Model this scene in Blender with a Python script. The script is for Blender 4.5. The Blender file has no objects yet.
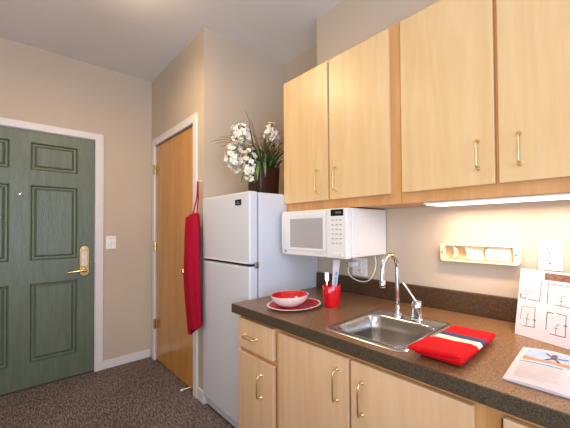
import bpy, bmesh, math, random
from mathutils import Vector, Matrix, noise
random.seed(7)
sc = bpy.context.scene
COL = sc.collection
PI = math.pi

# ---------------------------------------------------------------- camera
W, H = 570, 428
F, CX, CY = 308.55, 337.99, 223.01
YAW, PIT, ROL = math.radians(46.656), math.radians(0.935), math.radians(-0.493)
fw = Vector((-math.cos(YAW)*math.cos(PIT), math.sin(YAW)*math.cos(PIT), math.sin(PIT)))
rt = Vector((math.sin(YAW), math.cos(YAW), 0)); up = rt.cross(fw)
R_ = rt*math.cos(ROL) + up*math.sin(ROL); U_ = -rt*math.sin(ROL) + up*math.cos(ROL)
cam = bpy.data.cameras.new('camera'); camo = bpy.data.objects.new('camera', cam); COL.objects.link(camo)
m = Matrix((R_, U_, -fw)).transposed().to_4x4(); m.translation = Vector((0, -1.663, 1.237))
camo.matrix_world = m
cam.sensor_fit = 'HORIZONTAL'; cam.sensor_width = 36; cam.lens = 36*F/W
cam.shift_x = -(CX - W/2)/W; cam.shift_y = (CY - H/2)/W
cam.clip_start = 0.05
sc.camera = camo

# ---------------------------------------------------------------- world, lights, exposure
def lin(c):
    return tuple(((v/255)/12.92 if v/255 <= .04045 else (((v/255)+.055)/1.055)**2.4) for v in c) + (1,)
wd = bpy.data.worlds.new('world'); sc.world = wd; wd.use_nodes = True
wd.node_tree.nodes['Background'].inputs[0].default_value = lin((190, 205, 230))
wd.node_tree.nodes['Background'].inputs[1].default_value = 0.6
sc.view_settings.view_transform = 'Standard'; sc.view_settings.look = 'None'
sc.view_settings.gamma = 1; sc.view_settings.use_curve_mapping = False
sc.view_settings.exposure = 0.0
def area(name, loc, target, sx, sy, power, color):
    l = bpy.data.lights.new(name, 'AREA'); l.shape = 'RECTANGLE'; l.size = sx; l.size_y = sy
    l.energy = power; l.color = lin(color)[:3]
    o = bpy.data.objects.new(name, l); COL.objects.link(o); o.location = loc
    o.rotation_euler = (Vector(target)-Vector(loc)).to_track_quat('-Z', 'Y').to_euler()
    return o
area('window_daylight', (2.5, -2.0, 1.5), (-3, -1.2, 1.3), 2.0, 1.5, 88, (200, 220, 255))
area('added_ceiling_uplight', (-0.2, -2.5, 1.0), (-0.9, -1.9, 2.7), 1.6, 1.2, 40, (240, 244, 250))  # unseen upward fill, added to brighten the ceiling
area('added_flash_fill', (1.0, -2.3, 2.66), (0.2, -1.6, 0), 1.8, 1.4, 28, (246, 248, 246))  # flash-like fill added near the ceiling, out of view; no real fixture
area('entry_lamp_light', (-1.95, -1.36, 2.50), (-1.95, -1.36, 0), 0.26, 0.26, 13.5, (255, 216, 164))
area('entry_lamp_uplight', (-1.95, -1.36, 2.61), (-1.95, -1.36, 3), 0.24, 0.24, 9.0, (255, 220, 170))
for k, x in enumerate((-0.55, -0.38, -0.19, 0.02)):
    area('under_cabinet_lamp_light', (x, -0.345, 1.324), (x, -0.42, 0), 0.07, 0.03, 1.2, (255, 226, 200))

# ---------------------------------------------------------------- materials
class NT:
    def __init__(s, name):
        s.m = bpy.data.materials.new(name); s.m.use_nodes = True; s.t = s.m.node_tree
        s.b = s.t.nodes['Principled BSDF']
    def n(s, typ, **kw):
        nd = s.t.nodes.new(typ)
        for k, v in kw.items():
            if k in nd.inputs: nd.inputs[k].default_value = v
            else: setattr(nd, k, v)
        return nd
    def l(s, a, b): s.t.links.new(a, b)
    def coords(s, scale=(1, 1, 1), rnd=True):
        tc = s.n('ShaderNodeTexCoord'); mp = s.n('ShaderNodeMapping'); mp.inputs['Scale'].default_value = scale
        if rnd:
            oi = s.n('ShaderNodeObjectInfo'); ml = s.n('ShaderNodeMath', operation='MULTIPLY'); ml.inputs[1].default_value = 17.
            s.l(oi.outputs['Random'], ml.inputs[0])
            va = s.n('ShaderNodeVectorMath', operation='ADD'); s.l(tc.outputs['Object'], va.inputs[0]); s.l(ml.outputs[0], va.inputs[1])
            s.l(va.outputs[0], mp.inputs['Vector'])
        else: s.l(tc.outputs['Object'], mp.inputs['Vector'])
        return mp.outputs[0]
    def ramp(s, src, stops):
        r = s.n('ShaderNodeValToRGB'); e = r.color_ramp.elements
        while len(e) < len(stops): e.new(.5)
        for i, (p, c) in enumerate(stops): e[i].position = p; e[i].color = lin(c)
        s.l(src, r.inputs[0]); return r.outputs[0]
    def bump(s, src, strength=.2, dist=.002):
        b = s.n('ShaderNodeBump'); b.inputs['Strength'].default_value = strength; b.inputs['Distance'].default_value = dist
        s.l(src, b.inputs['Height']); s.l(b.outputs[0], s.b.inputs['Normal'])
def flat(name, c, rough=.5, metal=0., emit=0., spec=.5, coat=0., var=0.03, scale=40, bump=0., alpha=None, sheen=0):
    t = NT(name); b = t.b
    v = t.coords(rnd=False); nz = t.n('ShaderNodeTexNoise', Scale=scale, Detail=3.); t.l(v, nz.inputs['Vector'])
    lo = tuple(max(0, x*(1-var)) for x in c); hi = tuple(min(255, x*(1+var)) for x in c)
    cr = t.ramp(nz.outputs[0], [(.3, lo), (.7, hi)]); t.l(cr, b.inputs['Base Color'])
    b.inputs['Roughness'].default_value = rough; b.inputs['Metallic'].default_value = metal
    b.inputs['Specular IOR Level'].default_value = spec; b.inputs['Coat Weight'].default_value = coat
    if sheen: b.inputs['Sheen Weight'].default_value = sheen
    if emit: b.inputs['Emission Color'].default_value = lin(c); b.inputs['Emission Strength'].default_value = emit
    if bump: t.bump(nz.outputs[0], bump)
    return t.m
def wood(name, dark, mid, light, scale=(9, 9, .9), rough=.35, grain=1.):
    t = NT(name); v = t.coords(scale)
    n1 = t.n('ShaderNodeTexNoise', Scale=1.6, Detail=5., Roughness=.55, Distortion=.6); t.l(v, n1.inputs['Vector'])
    v2 = t.coords((scale[0]*14, scale[1]*14, scale[2]*8))
    n2 = t.n('ShaderNodeTexNoise', Scale=1.5, Detail=3.); t.l(v2, n2.inputs['Vector'])
    # cathedral rings: bands of a slowly varying noise
    n3 = t.n('ShaderNodeTexNoise', Scale=.55, Detail=1.); t.l(v, n3.inputs['Vector'])
    mu = t.n('ShaderNodeMath', operation='MULTIPLY'); mu.inputs[1].default_value = 70.; t.l(n3.outputs[0], mu.inputs[0])
    si = t.n('ShaderNodeMath', operation='SINE'); t.l(mu.outputs[0], si.inputs[0])
    a = t.n('ShaderNodeMath', operation='MULTIPLY_ADD'); t.l(si.outputs[0], a.inputs[0]); a.inputs[1].default_value = .035*grain; t.l(n1.outputs[0], a.inputs[2])
    b2 = t.n('ShaderNodeMath', operation='MULTIPLY_ADD'); t.l(n2.outputs[0], b2.inputs[0]); b2.inputs[1].default_value = .25*grain; t.l(a.outputs[0], b2.inputs[2])
    c = t.ramp(b2.outputs[0], [(.30, dark), (.62, mid), (.95, light)])
    t.l(c, t.b.inputs['Base Color']); t.b.inputs['Roughness'].default_value = rough
    t.bump(n2.outputs[0], .06, .001)
    return t.m
def wallmat(name, c, bump=.25, var=.02):
    t = NT(name); v = t.coords(rnd=False)
    n = t.n('ShaderNodeTexNoise', Scale=95., Detail=2.); t.l(v, n.inputs['Vector'])
    n2 = t.n('ShaderNodeTexNoise', Scale=1.3, Detail=2.); t.l(v, n2.inputs['Vector'])
    cr = t.ramp(n2.outputs[0], [(.3, tuple(x*(1-var) for x in c)), (.7, tuple(min(255, x*(1+var)) for x in c))])
    t.l(cr, t.b.inputs['Base Color']); t.b.inputs['Roughness'].default_value = .75
    t.bump(n.outputs[0], bump, .003); return t.m
def carpet():
    t = NT('brown_loop_carpet'); v = t.coords((1, 1, 1), False)
    mp = t.n('ShaderNodeMapping'); mp.inputs['Scale'].default_value = (26, 150, 40); mp.inputs['Rotation'].default_value = (0, 0, .35); t.l(v, mp.inputs['Vector'])
    n = t.n('ShaderNodeTexNoise', Scale=1., Detail=3., Roughness=.7, Distortion=.4); t.l(mp.outputs[0], n.inputs['Vector'])
    n2 = t.n('ShaderNodeTexNoise', Scale=240., Detail=2.); t.l(v, n2.inputs['Vector'])
    n3 = t.n('ShaderNodeTexNoise', Scale=2., Detail=2.); t.l(v, n3.inputs['Vector'])
    a = t.n('ShaderNodeMath', operation='MULTIPLY_ADD'); t.l(n2.outputs[0], a.inputs[0]); a.inputs[1].default_value = .45; t.l(n.outputs[0], a.inputs[2])
    b = t.n('ShaderNodeMath', operation='MULTIPLY_ADD'); t.l(n3.outputs[0], b.inputs[0]); b.inputs[1].default_value = .12; t.l(a.outputs[0], b.inputs[2])
    c = t.ramp(b.outputs[0], [(.55, (44, 38, 36)), (.76, (101, 89, 84)), (.95, (160, 148, 142))])
    t.l(c, t.b.inputs['Base Color']); t.b.inputs['Roughness'].default_value = .95; t.b.inputs['Specular IOR Level'].default_value = .1
    t.bump(a.outputs[0], .9, .006); return t.m
def laminate(name, cs, rough=.28):
    t = NT(name); v = t.coords(rnd=False)
    n = t.n('ShaderNodeTexNoise', Scale=280., Detail=3., Roughness=.75); t.l(v, n.inputs['Vector'])
    c = t.ramp(n.outputs[0], [(.33, cs[0]), (.5, cs[1]), (.68, cs[2])])
    t.l(c, t.b.inputs['Base Color']); t.b.inputs['Roughness'].default_value = rough; t.b.inputs['Specular IOR Level'].default_value = .32
    t.bump(n.outputs[0], .08, .0006); return t.m
M = {}
M['wall'] = wallmat('beige_wall_paint', (192, 176, 155))
M['wallk'] = M['wall']
M['ceil'] = wallmat('ceiling_paint', (220, 216, 214), .12)
M['trim'] = flat('white_trim_paint', (222, 216, 212), .4, var=.006)
M['carpet'] = carpet()
M['green'] = None
def greendoor():
    t = NT('green_grained_door_paint'); v = t.coords((16, 16, 2.2), False)
    n = t.n('ShaderNodeTexNoise', Scale=1.3, Detail=4., Distortion=1.4); t.l(v, n.inputs['Vector'])
    mu = t.n('ShaderNodeMath', operation='MULTIPLY'); mu.inputs[1].default_value = 38.; t.l(n.outputs[0], mu.inputs[0])
    si = t.n('ShaderNodeMath', operation='SINE'); t.l(mu.outputs[0], si.inputs[0])
    c = t.ramp(n.outputs[0], [(.3, (92, 102, 82)), (.7, (104, 115, 94))]); t.l(c, t.b.inputs['Base Color'])
    t.b.inputs['Roughness'].default_value = .38; t.bump(si.outputs[0], .22, .0015); return t.m
M['green'] = greendoor()
M['maple'] = wood('maple_veneer', (207, 170, 116), (216, 182, 131), (224, 194, 146))
M['frame'] = wood('maple_face_frame', (188, 134, 80), (202, 150, 94), (212, 164, 108))
M['maple_base'] = wood('base_maple_veneer', (208, 166, 122), (219, 180, 138), (228, 194, 154))
M['oak'] = wood('golden_oak_veneer', (178, 118, 50), (198, 138, 62), (212, 154, 78), (7, 7, .6), .22)
M['brass'] = flat('polished_brass', (238, 212, 150), .2, 1.)
M['brass_pull'] = flat('brass_pull', (222, 196, 142), .33, 1.)
M['chrome'] = flat('chrome', (225, 225, 225), .08, 1.)
M['steel'] = flat('brushed_stainless', (182, 180, 177), .25, 1., scale=200)
M['fridge'] = flat('white_enamel', (210, 212, 217), .28, bump=.05, scale=260, var=.01)
M['mw'] = flat('white_plastic', (226, 224, 220), .35, var=.006)
M['mwwin'] = flat('microwave_window_mesh', (168, 164, 162), .16, var=.002)
M['button'] = flat('grey_button_marks', (178, 174, 172), .5)
M['black'] = flat('black_plastic', (16, 15, 15), .25)
M['dark'] = flat('dark_gap', (30, 27, 25), .7)
M['grey'] = flat('grey_plastic', (130, 130, 134), .45)
M['counter'] = laminate('brown_speckled_laminate', ((70, 50, 33), (120, 88, 60), (172, 133, 94)))
M['edge'] = laminate('dark_speckled_edge', ((44, 35, 25), (72, 60, 45), (104, 90, 70)), .45)
M['splash'] = laminate('shaded_backsplash_laminate', ((46, 31, 19), (76, 54, 36), (108, 82, 58)), .4)  # same laminate as the counter, darkened: its shade is put into the colour
M['red'] = flat('red_glaze', (206, 14, 20), .12, coat=.5)
M['rim'] = flat('cream_glaze', (228, 214, 206), .18)
M['yellow'] = flat('yellow_glaze', (226, 150, 40), .2)
M['platered'] = flat('plate_red_glaze', (190, 12, 18), .35, spec=.25)
M['redcup'] = flat('red_cup_glaze', (205, 8, 24), .12, coat=.5)
def cloth(name, c, sc_=500, var=.12, rough=.85, b=.4):
    t = NT(name); v = t.coords(rnd=False)
    n = t.n('ShaderNodeTexNoise', Scale=sc_, Detail=2.); t.l(v, n.inputs['Vector'])
    cr = t.ramp(n.outputs[0], [(.3, tuple(x*(1-var) for x in c)), (.7, tuple(min(255, x*(1+var)) for x in c))]); t.l(cr, t.b.inputs['Base Color'])
    t.b.inputs['Roughness'].default_value = rough; t.b.inputs['Specular IOR Level'].default_value = .2; t.bump(n.outputs[0], b, .001); return t.m
M['towel'] = cloth('red_towel_cotton', (196, 8, 18)); M['towelw'] = cloth('cream_towel_stripe', (224, 212, 190)); M['toweln'] = cloth('navy_towel_stripe', (60, 70, 104))
M['apron'] = cloth('crimson_apron_cloth', (158, 6, 40), 300)
M['paper'] = flat('white_paper', (200, 190, 196), .6, var=.01)
M['ink'] = flat('dark_ink', (84, 72, 80), .6)
M['ink2'] = flat('grey_ink', (168, 160, 168), .6)
M['inkb'] = flat('blue_ink', (80, 150, 190), .6)
M['sky'] = flat('printed_pale_sky', (152, 174, 204), .5, var=.06, scale=14)
M['sand'] = flat('printed_sand', (184, 130, 92), .5, var=.08, scale=30)
M['fig'] = flat('printed_dark_figure', (76, 62, 66), .5)
M['brownphoto'] = flat('printed_brown_photo', (84, 42, 34), .4, var=.5, scale=60)
M['white'] = flat('white_cover_plastic', (238, 236, 230), .35)
M['cream'] = flat('cream_plastic', (236, 214, 178), .4)
M['tan_in'] = flat('tan_recess_plastic', (214, 178, 134), .5)
M['hole'] = flat('outlet_slot', (40, 34, 32), .6)
M['petal'] = flat('white_petal', (238, 232, 218), .6, var=.05)
M['leaf'] = flat('green_leaf', (84, 112, 52), .45, var=.3, scale=30)
M['leafd'] = flat('dark_leaf', (48, 58, 30), .5, var=.35, scale=30)
M['twig'] = flat('brown_twig', (112, 84, 56), .7, var=.2)
M['vase'] = flat('dark_maroon_vase', (54, 24, 18), .35, var=.2)
M['lens'] = flat('lamp_lens', (255, 244, 228), .4, emit=2.)
M['dome'] = flat('lamp_dome', (255, 236, 206), .4, emit=3.)
M['blue'] = flat('blue_print', (90, 150, 200), .5)
gm = NT('window_glass'); gm.b.inputs['Transmission Weight'].default_value = 1; gm.b.inputs['Roughness'].default_value = .02; M['glass'] = gm.m

# ---------------------------------------------------------------- mesh helpers
class MB:
    def __init__(s): s.b = bmesh.new()
    def _tag(s, old, mi, smooth):
        for f in s.b.faces:
            if f not in old: f.material_index = mi; f.smooth = smooth
    def box(s, x0, x1, y0, y1, z0, z1, bev=0., mi=0, seg=2, rot=None, piv=None):
        t = bmesh.new(); bmesh.ops.create_cube(t, size=1)
        for v in t.verts: v.co = Vector(((x0+x1)/2+v.co.x*(x1-x0), (y0+y1)/2+v.co.y*(y1-y0), (z0+z1)/2+v.co.z*(z1-z0)))
        if bev: bmesh.ops.bevel(t, geom=t.edges[:], offset=bev, segments=seg, affect='EDGES', profile=.6)
        if rot is not None:
            p = Vector(piv); bmesh.ops.transform(t, matrix=Matrix.Translation(p) @ rot.to_4x4() @ Matrix.Translation(-p), verts=t.verts[:])
        s.join(t, mi, False); return s
    def join(s, t, mi=0, smooth=False):
        for f in t.faces: f.material_index = mi; f.smooth = smooth
        me = bpy.data.meshes.new('tmp'); t.to_mesh(me); t.free(); s.b.from_mesh(me); bpy.data.meshes.remove(me)
    def quad(s, pts, mi=0):
        f = s.b.faces.new([s.b.verts.new(p) for p in pts]); f.material_index = mi; return s
    def poly(s, pts, mi=0): return s.quad(pts, mi)
    def tube(s, pts, r, n=10, mi=0, caps=True, sx=1.):
        pts = [Vector(p) for p in pts]; t = bmesh.new(); rings = []
        rs = r if isinstance(r, (list, tuple)) else [r]*len(pts)
        prev = None
        for i, p in enumerate(pts):
            d = (pts[min(i+1, len(pts)-1)]-pts[max(i-1, 0)]).normalized()
            if prev is None:
                a = Vector((0, 0, 1)) if abs(d.z) < .9 else Vector((1, 0, 0)); u = d.cross(a).normalized()
            else: u = (prev - d*prev.dot(d)).normalized()
            prev = u; w = d.cross(u)
            rings.append([t.verts.new(p + (u*math.cos(2*PI*k/n)+w*math.sin(2*PI*k/n)*sx)*rs[i]) for k in range(n)])
        for a, b in zip(rings, rings[1:]):
            for k in range(n): t.faces.new((a[k], a[(k+1) % n], b[(k+1) % n], b[k]))
        if caps: t.faces.new(rings[0][::-1]); t.faces.new(rings[-1])
        bmesh.ops.recalc_face_normals(t, faces=t.faces[:]); s.join(t, mi, True); return s
    def lathe(s, prof, c=(0, 0, 0), n=40, mi=0, axis='z', mis=None, sq=None):
        t = bmesh.new(); rings = []; c = Vector(c)
        for r, z in prof:
            ring = []
            for k in range(n):
                a = 2*PI*k/n; x, y = math.cos(a)*r, math.sin(a)*r
                if axis == 'z': v = Vector((x, y, z))
                elif axis == 'y': v = Vector((x, -z, y))      # grows toward -Y
                else: v = Vector((z, x, y))                   # grows toward +X
                ring.append(t.verts.new(c+v))
            rings.append(ring)
        idx = {}
        for j, (a, b) in enumerate(zip(rings, rings[1:])):
            for k in range(n):
                f = t.faces.new((a[k], a[(k+1) % n], b[(k+1) % n], b[k])); idx[f] = mis[j] if mis else mi
        idx[t.faces.new(rings[0][::-1])] = mis[0] if mis else mi; idx[t.faces.new(rings[-1])] = mis[-1] if mis else mi
        bmesh.ops.recalc_face_normals(t, faces=t.faces[:])
        for f in t.faces: f.material_index = idx[f]; f.smooth = True
        me = bpy.data.meshes.new('tmp'); t.to_mesh(me); t.free(); s.b.from_mesh(me); bpy.data.meshes.remove(me); return s
def wloc(o):
    p = Vector()
    while o is not None: p += o.location; o = o.parent
    return p
def obj(name, mb, mats, parent=None, origin=None, label=None, sharp=40):
    me = bpy.data.meshes.new(name); o = bpy.data.objects.new(name, me); COL.objects.link(o)
    if parent is not None: off = wloc(parent); o.parent = parent
    else: off = Vector(origin) if origin else Vector(); o.location = off
    for v in mb.b.verts: v.co -= off
    mb.b.normal_update()
    for e in mb.b.edges:
        if len(e.link_faces) == 2 and e.calc_face_angle(0) > math.radians(sharp): e.smooth = False
    mb.b.to_mesh(me); mb.b.free()
    for k in (mats if isinstance(mats, (list, tuple)) else [mats]): me.materials.append(M[k])
    if label: o['label'] = label
    return o
def tag(o, label, cat, group=None, kind=None):
    o['label'] = label; o['category'] = cat
    if group: o['group'] = group
    if kind: o['kind'] = kind
    return o
def thing(name, loc, label, cat, group=None, kind=None):
    o = bpy.data.objects.new(name, None); COL.objects.link(o); o.location = loc; o.empty_display_size = .05
    return tag(o, label, cat, group, kind)

# ---------------------------------------------------------------- setting
XF, YC, XC, HC, YK, XK = -3.423, -.713, -2.214, 2.70, -.209, -1.560
XR, YL = 2.6, -3.3
def struct(name, mb, mats, label, cat): return tag(obj(name, mb, mats), label, cat, kind='structure')
struct('floor', MB().box(XF-.12, XR+.12, YL-.12, .1, -.1, 0), 'carpet', 'brown looped carpet floor', 'floor')
struct('ceiling', MB().box(XF-.12, XR+.12, YL-.12, .1, HC, HC+.1), 'ceil', 'pale grey painted ceiling', 'ceiling')
GD0, GD1, GDZ = -2.077, -1.157, 2.03
b = MB(); b.box(XF-.12, XF, GD1+.012, .1, 0, HC); b.box(XF-.12, XF, YL-.12, GD0-.012, 0, HC); b.box(XF-.12, XF, GD0-.012, GD1+.012, GDZ+.012, HC)
struct('wall_far', b, 'wall', 'beige wall around the green entry door', 'wall')
OX0, OX1, OZ = -3.290, -2.387, 2.035
b = MB(); b.box(XF, OX0-.008, YC, YC+.1, 0, HC); b.box(OX1+.008, XC, YC, YC+.1, 0, HC); b.box(OX0-.008, OX1+.008, YC, YC+.1, OZ+.008, HC)
b.box(XC-.1, XC, YC+.1, 0, 0, HC)
struct('wall_closet', b, 'wall', 'beige closet wall with outside corner beside the refrigerator', 'wall')
struct('wall_recess', MB().box(XF, XK, 0, .1, 0, HC), 'wall', 'beige wall of the recess behind the refrigerator', 'wall')
struct('wall_right', MB().box(XK, XR, YK, .1, 0, HC), 'wallk', 'beige kitchen wall behind counter and cabinets', 'wall')
struct('wall_left', MB().box(XF, XR, YL-.12, YL, 0, HC), 'wall', 'beige wall opposite the kitchen counter', 'wall')
WY0, WY1, WZ0, WZ1 = -3.0, -1.0, .75, 2.25
b = MB(); b.box(XR, XR+.12, YL-.12, WY0, 0, HC); b.box(XR, XR+.12, WY1, .1, 0, HC); b.box(XR, XR+.12, WY0, WY1, 0, WZ0); b.box(XR, XR+.12, WY0, WY1, WZ1, HC)
struct('wall_rear', b, 'wall', 'beige window wall behind the viewer', 'wall')
w = thing('window_1', (XR, -2, WZ0), 'white framed window in the rear wall', 'window', kind='structure')
b = MB()
for y in (WY0+.03, -2., WY1-.03): b.box(XR+.02, XR+.08, y-.03, y+.03, WZ0, WZ1)
for z in (WZ0+.03, WZ1-.03): b.box(XR+.02, XR+.08, WY0, WY1, z-.03, z+.03)
obj('window_frame', b, 'trim', w); obj('pane', MB().box(XR+.045, XR+.05, WY0+.03, WY1-.03, WZ0+.03, WZ1-.03), 'glass', w)
# baseboards
def bboard(name, x0, x1, y0, y1, label):
    b = MB(); b.box(x0, x1, y0, y1, 0, .075, .003); struct(name, b, 'trim', label, 'baseboard')
bboard('baseboard_far', XF, XF+.012, -1.097, YC-.012, 'white baseboard between the green door and the closet corner')
b = MB(); b.box(-2.312, XC+.012, YC-.012, YC, 0, .085, .003); b.box(XC, XC+.012, YC, YC+.04, 0, .085, .003)
struct('baseboard_closet', b, 'trim', 'short white baseboard wrapping the corner beside the refrigerator', 'baseboard')
bboard('baseboard_left', XF, XR, YL, YL+.012, 'white baseboard along the wall opposite the counter')

# green entry door ------------------------------------------------
d1 = thing('door_1', (XF, (GD0+GD1)/2, 0), 'grey green six panel entry door in white casing', 'door', kind='structure')
fx = XF-.008                                     # face of the stiles
b = MB()
cols = [(-1.962, -1.672), (-1.562, -1.272)]; rows = [(.20, .825), (1.00, 1.60), (1.718, 1.940)]
ys = [GD0+.003, cols[0][0], cols[0][1], cols[1][0], cols[1][1], GD1-.003]; zs = [.012, .20, .825, 1.0, 1.6, 1.718, 1.94, GDZ-.003]
th = .04
for i in (0, 2, 4): b.box(fx-th, fx, ys[i], ys[i+1], zs[0], zs[-1])
for (y0, y1) in cols:
    for j in (0, 2, 4, 6): b.box(fx-th, fx, y0, y1, zs[j], zs[j+1])
    for z0, z1 in rows:
        def ring(yo, x0, yi, x1):
            A = [(x0, y0+yo, z0+yo), (x0, y1-yo, z0+yo), (x0, y1-yo, z1-yo), (x0, y0+yo, z1-yo)]
            B = [(x1, y0+yi, z0+yi), (x1, y1-yi, z0+yi), (x1, y1-yi, z1-yi), (x1, y0+yi, z1-yi)]
            for k in range(4): b.quad([A[k], A[(k+1) % 4], B[(k+1) % 4], B[k]])
        ring(0, fx, .006, fx+.004); ring(.006, fx+.004, .013, fx-.017); ring(.013, fx-.017, .024, fx-.018); ring(.024, fx-.018, .040, fx-.003)
        q = .040; b.quad([(fx-.003, y0+q, z0+q), (fx-.003, y1-q, z0+q), (fx-.003, y1-q, z1-q), (fx-.003, y0+q, z1-q)])
        b.box(fx-th, fx-.019, y0, y1, z0, z1)
slab = obj('door_slab', b, 'green', d1, sharp=10)
b = MB(); cw = .06
b.box(XF, XF+.016, GD1+.004, GD1+cw, 0, GDZ+cw, .004); b.box(XF, XF+.016, GD0-cw, GD0-.004, 0, GDZ+cw, .004); b.box(XF, XF+.016, GD0-.004, GD1+.004, GDZ+.004, GDZ+cw, .004)
for (y0, y1) in ((GD1, GD1+.011), (GD0-.011, GD0)): b.box(XF-.06, XF+.001, y0, y1, 0, GDZ+.011)
b.box(XF-.06, XF+.001, GD0, GD1, GDZ, GDZ+.011)
obj('door_casing', b, 'trim', d1, label='white door casing')
b = MB(); t = bmesh.new()
prof = []
yc, r = -1.228, .037
pts = [(yc+r*math.cos(a), 1.072+r*math.sin(a)) for a in [PI*k/12 for k in range(13)]] + [(yc+r*math.cos(a), .876+r*math.sin(a)) for a in [PI+PI*k/12 for k in range(13)]]
def extr(b, pts, ax0, ax1, inset, mi=0, conv=lambda p, x: (x, p[0], p[1])):
    t = bmesh.new(); cy = sum(p[0] for p in pts)/len(pts); cz = sum(p[1] for p in pts)/len(pts)
    A = [t.verts.new(conv(p, ax0)) for p in pts]; k = 1-inset
    B = [t.verts.new(conv((cy+(p[0]-cy)*k, cz+(p[1]-cz)*(1-inset*.35)), ax1)) for p in pts]; n = len(pts)
    for i in range(n): t.faces.new((A[i], A[(i+1) % n], B[(i+1) % n], B[i]))
    t.faces.new(B); t.faces.new(A[::-1]); bmesh.ops.recalc_face_normals(t, faces=t.faces[:]); b.join(t, mi, False)
extr(b, pts, fx, fx+.016, .16)
lp = obj('lock_plate', b, 'brass', d1, label='polished brass lock plate')
b = MB(); b.box(fx+.015, fx+.024, yc-.02, yc+.02, .93, 1.055, .004); b.lathe([(.013, 0), (.013, .01), (.009, .012)], (fx+.015, yc, 1.082), 20, axis='x')
obj('card_reader', b, 'rim', lp, label='pale card reader face')
b = MB(); b.lathe([(.018, 0), (.018, .006), (.012, .01), (.011, .04)], (fx+.015, yc, .893), 20, axis='x')
b.tube([(fx+.052, yc+.012, .893), (fx+.056, yc-.01, .893), (fx+.055, yc-.05, .892), (fx+.05, yc-.085, .889), (fx+.045, yc-.112, .886)], [.012, .012, .0095, .008, .006], 12)
obj('door_handle', b, 'brass', d1, label='brass lever handle')
obj('peephole', MB().lathe([(.007, 0), (.007, .003), (.004, .004)], (fx, -1.617, 1.522), 16, axis='x'), 'chrome', d1)
obj('strike_plate', MB().box(XF-.02, XF+.004, GD1+.0005, GD1+.012, .89, .95), 'brass', d1)

# oak closet door ---------------------------------------------------
d2 = thing('door_2', ((OX0+OX1)/2, YC, 0), 'golden oak flush closet door in white casing', 'door', kind='structure')
obj('door_slab', MB().box(OX0+.003, OX1-.003, YC+.006, YC+.044, .012, OZ-.003, .002), 'oak', d2)
b = MB(); cw = .068
b.box(OX0-.07, OX0-.005, YC-.016, YC, 0, OZ+cw, .004); b.box(OX1+.005, OX1+cw, YC-.016, YC, 0, OZ+cw, .004); b.box(OX0-.005, OX1+.005, YC-.016, YC, OZ+.005, OZ+cw, .004)
obj('door_casing', b, 'trim', d2, label='white door casing')
for z in (1.81, 1.08, .345):
    b = MB(); b.tube([(OX0-.002, YC-.004, z-.045), (OX0-.002, YC-.004, z+.045)], .007, 10); b.box(OX0-.03, OX0+.022, YC-.019, YC-.0165, z-.045, z+.045)
    obj('hinge', b, 'brass', d2, label='brass hinge')
b = MB(); b.lathe([(.03, 0), (.03, .005), (.012, .01), (.011, .03), (.024, .038), (.028, .052), (.022, .064), (.008, .068)], (-2.482, YC+.006, .914), 24, axis='y')
obj('door_knob', b, 'brass', d2, label='round brass knob')
b = MB(); b.tube([(-2.43, YC+.004, .045), (-2.437, YC-.03, .043), (-2.445, YC-.066, .04)], .0045, 10); ob = obj('door_stop', b, 'brass', d2, label='spring door stop with white tip')
obj('tip', MB().lathe([(.008, 0), (.009, .006), (.007, .014)], (-2.446, YC-.064, .0395), 14, axis='y'), 'white', ob)

# ---------------------------------------------------------------- refrigerator
FX0, FX1, FY, FZ = -2.193, -1.568, -.735, 1.455
fr = thing('refrigerator', ((FX0+FX1)/2, -.37, 0), 'white two door refrigerator with freezer on top, between closet wall and counter', 'refrigerator')
obj('cabinet', MB().box(FX0+.002, FX1, -.672, -.04, .03, FZ-.004, .008), 'fridge', fr)
DX1 = FX1
obj('freezer_door', MB().box(FX0, DX1, FY, -.678, 1.033, FZ, .014, seg=4), 'fridge', fr)
fd = obj('refrigerator_door', MB().box(FX0, DX1, FY, -.678, .075, 1.020, .014, seg=4), 'fridge', fr)
obj('door_gasket', MB().box(FX0+.015, FX1-.012, -.69, -.668, .09, FZ-.015), 'grey', fr)
obj('base_grille', MB().box(FX0+.01, FX1-.01, -.715, -.672, .02, .068, .004), 'fridge', fr)
b = MB(); b.box(FX0+.01, FX1-.01, -.712, -.68, 1.0200, 1.0330)
obj('handle_recess', b, ['dark'], fr, label='dark finger grip between the doors')
obj('grip_trim', MB().box(FX0+.02, FX1-.02, -.739, -.73, 1.035, 1.043, .003), 'mw', fr)
obj('door_hinge', MB().box(FX1-.035, FX1+.006, -.703, -.678, 1.008, 1.046, .004), 'steel', fr, label='grey metal middle hinge')
b = MB(); b.box(-1.725, -1.655, FY-.003, FY+.001, 1.378, 1.412, .001); bd = obj('brand_badge', b, 'black', fr, label='small black badge')
b = MB(); b.box(-1.712, -1.668, FY-.0038, FY-.0028, 1.387, 1.391); b.box(-1.70, -1.68, FY-.0038, FY-.0028, 1.396, 1.402); obj('badge_mark', b, 'grey', bd)
for x in (FX0+.05, FX1-.05):
    for y in (-.64, -.09): obj('foot', MB().lathe([(.02, 0), (.02, .012), (.012, .014), (.012, .032)], (x, y, 0), 14), 'dark', fr)

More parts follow.
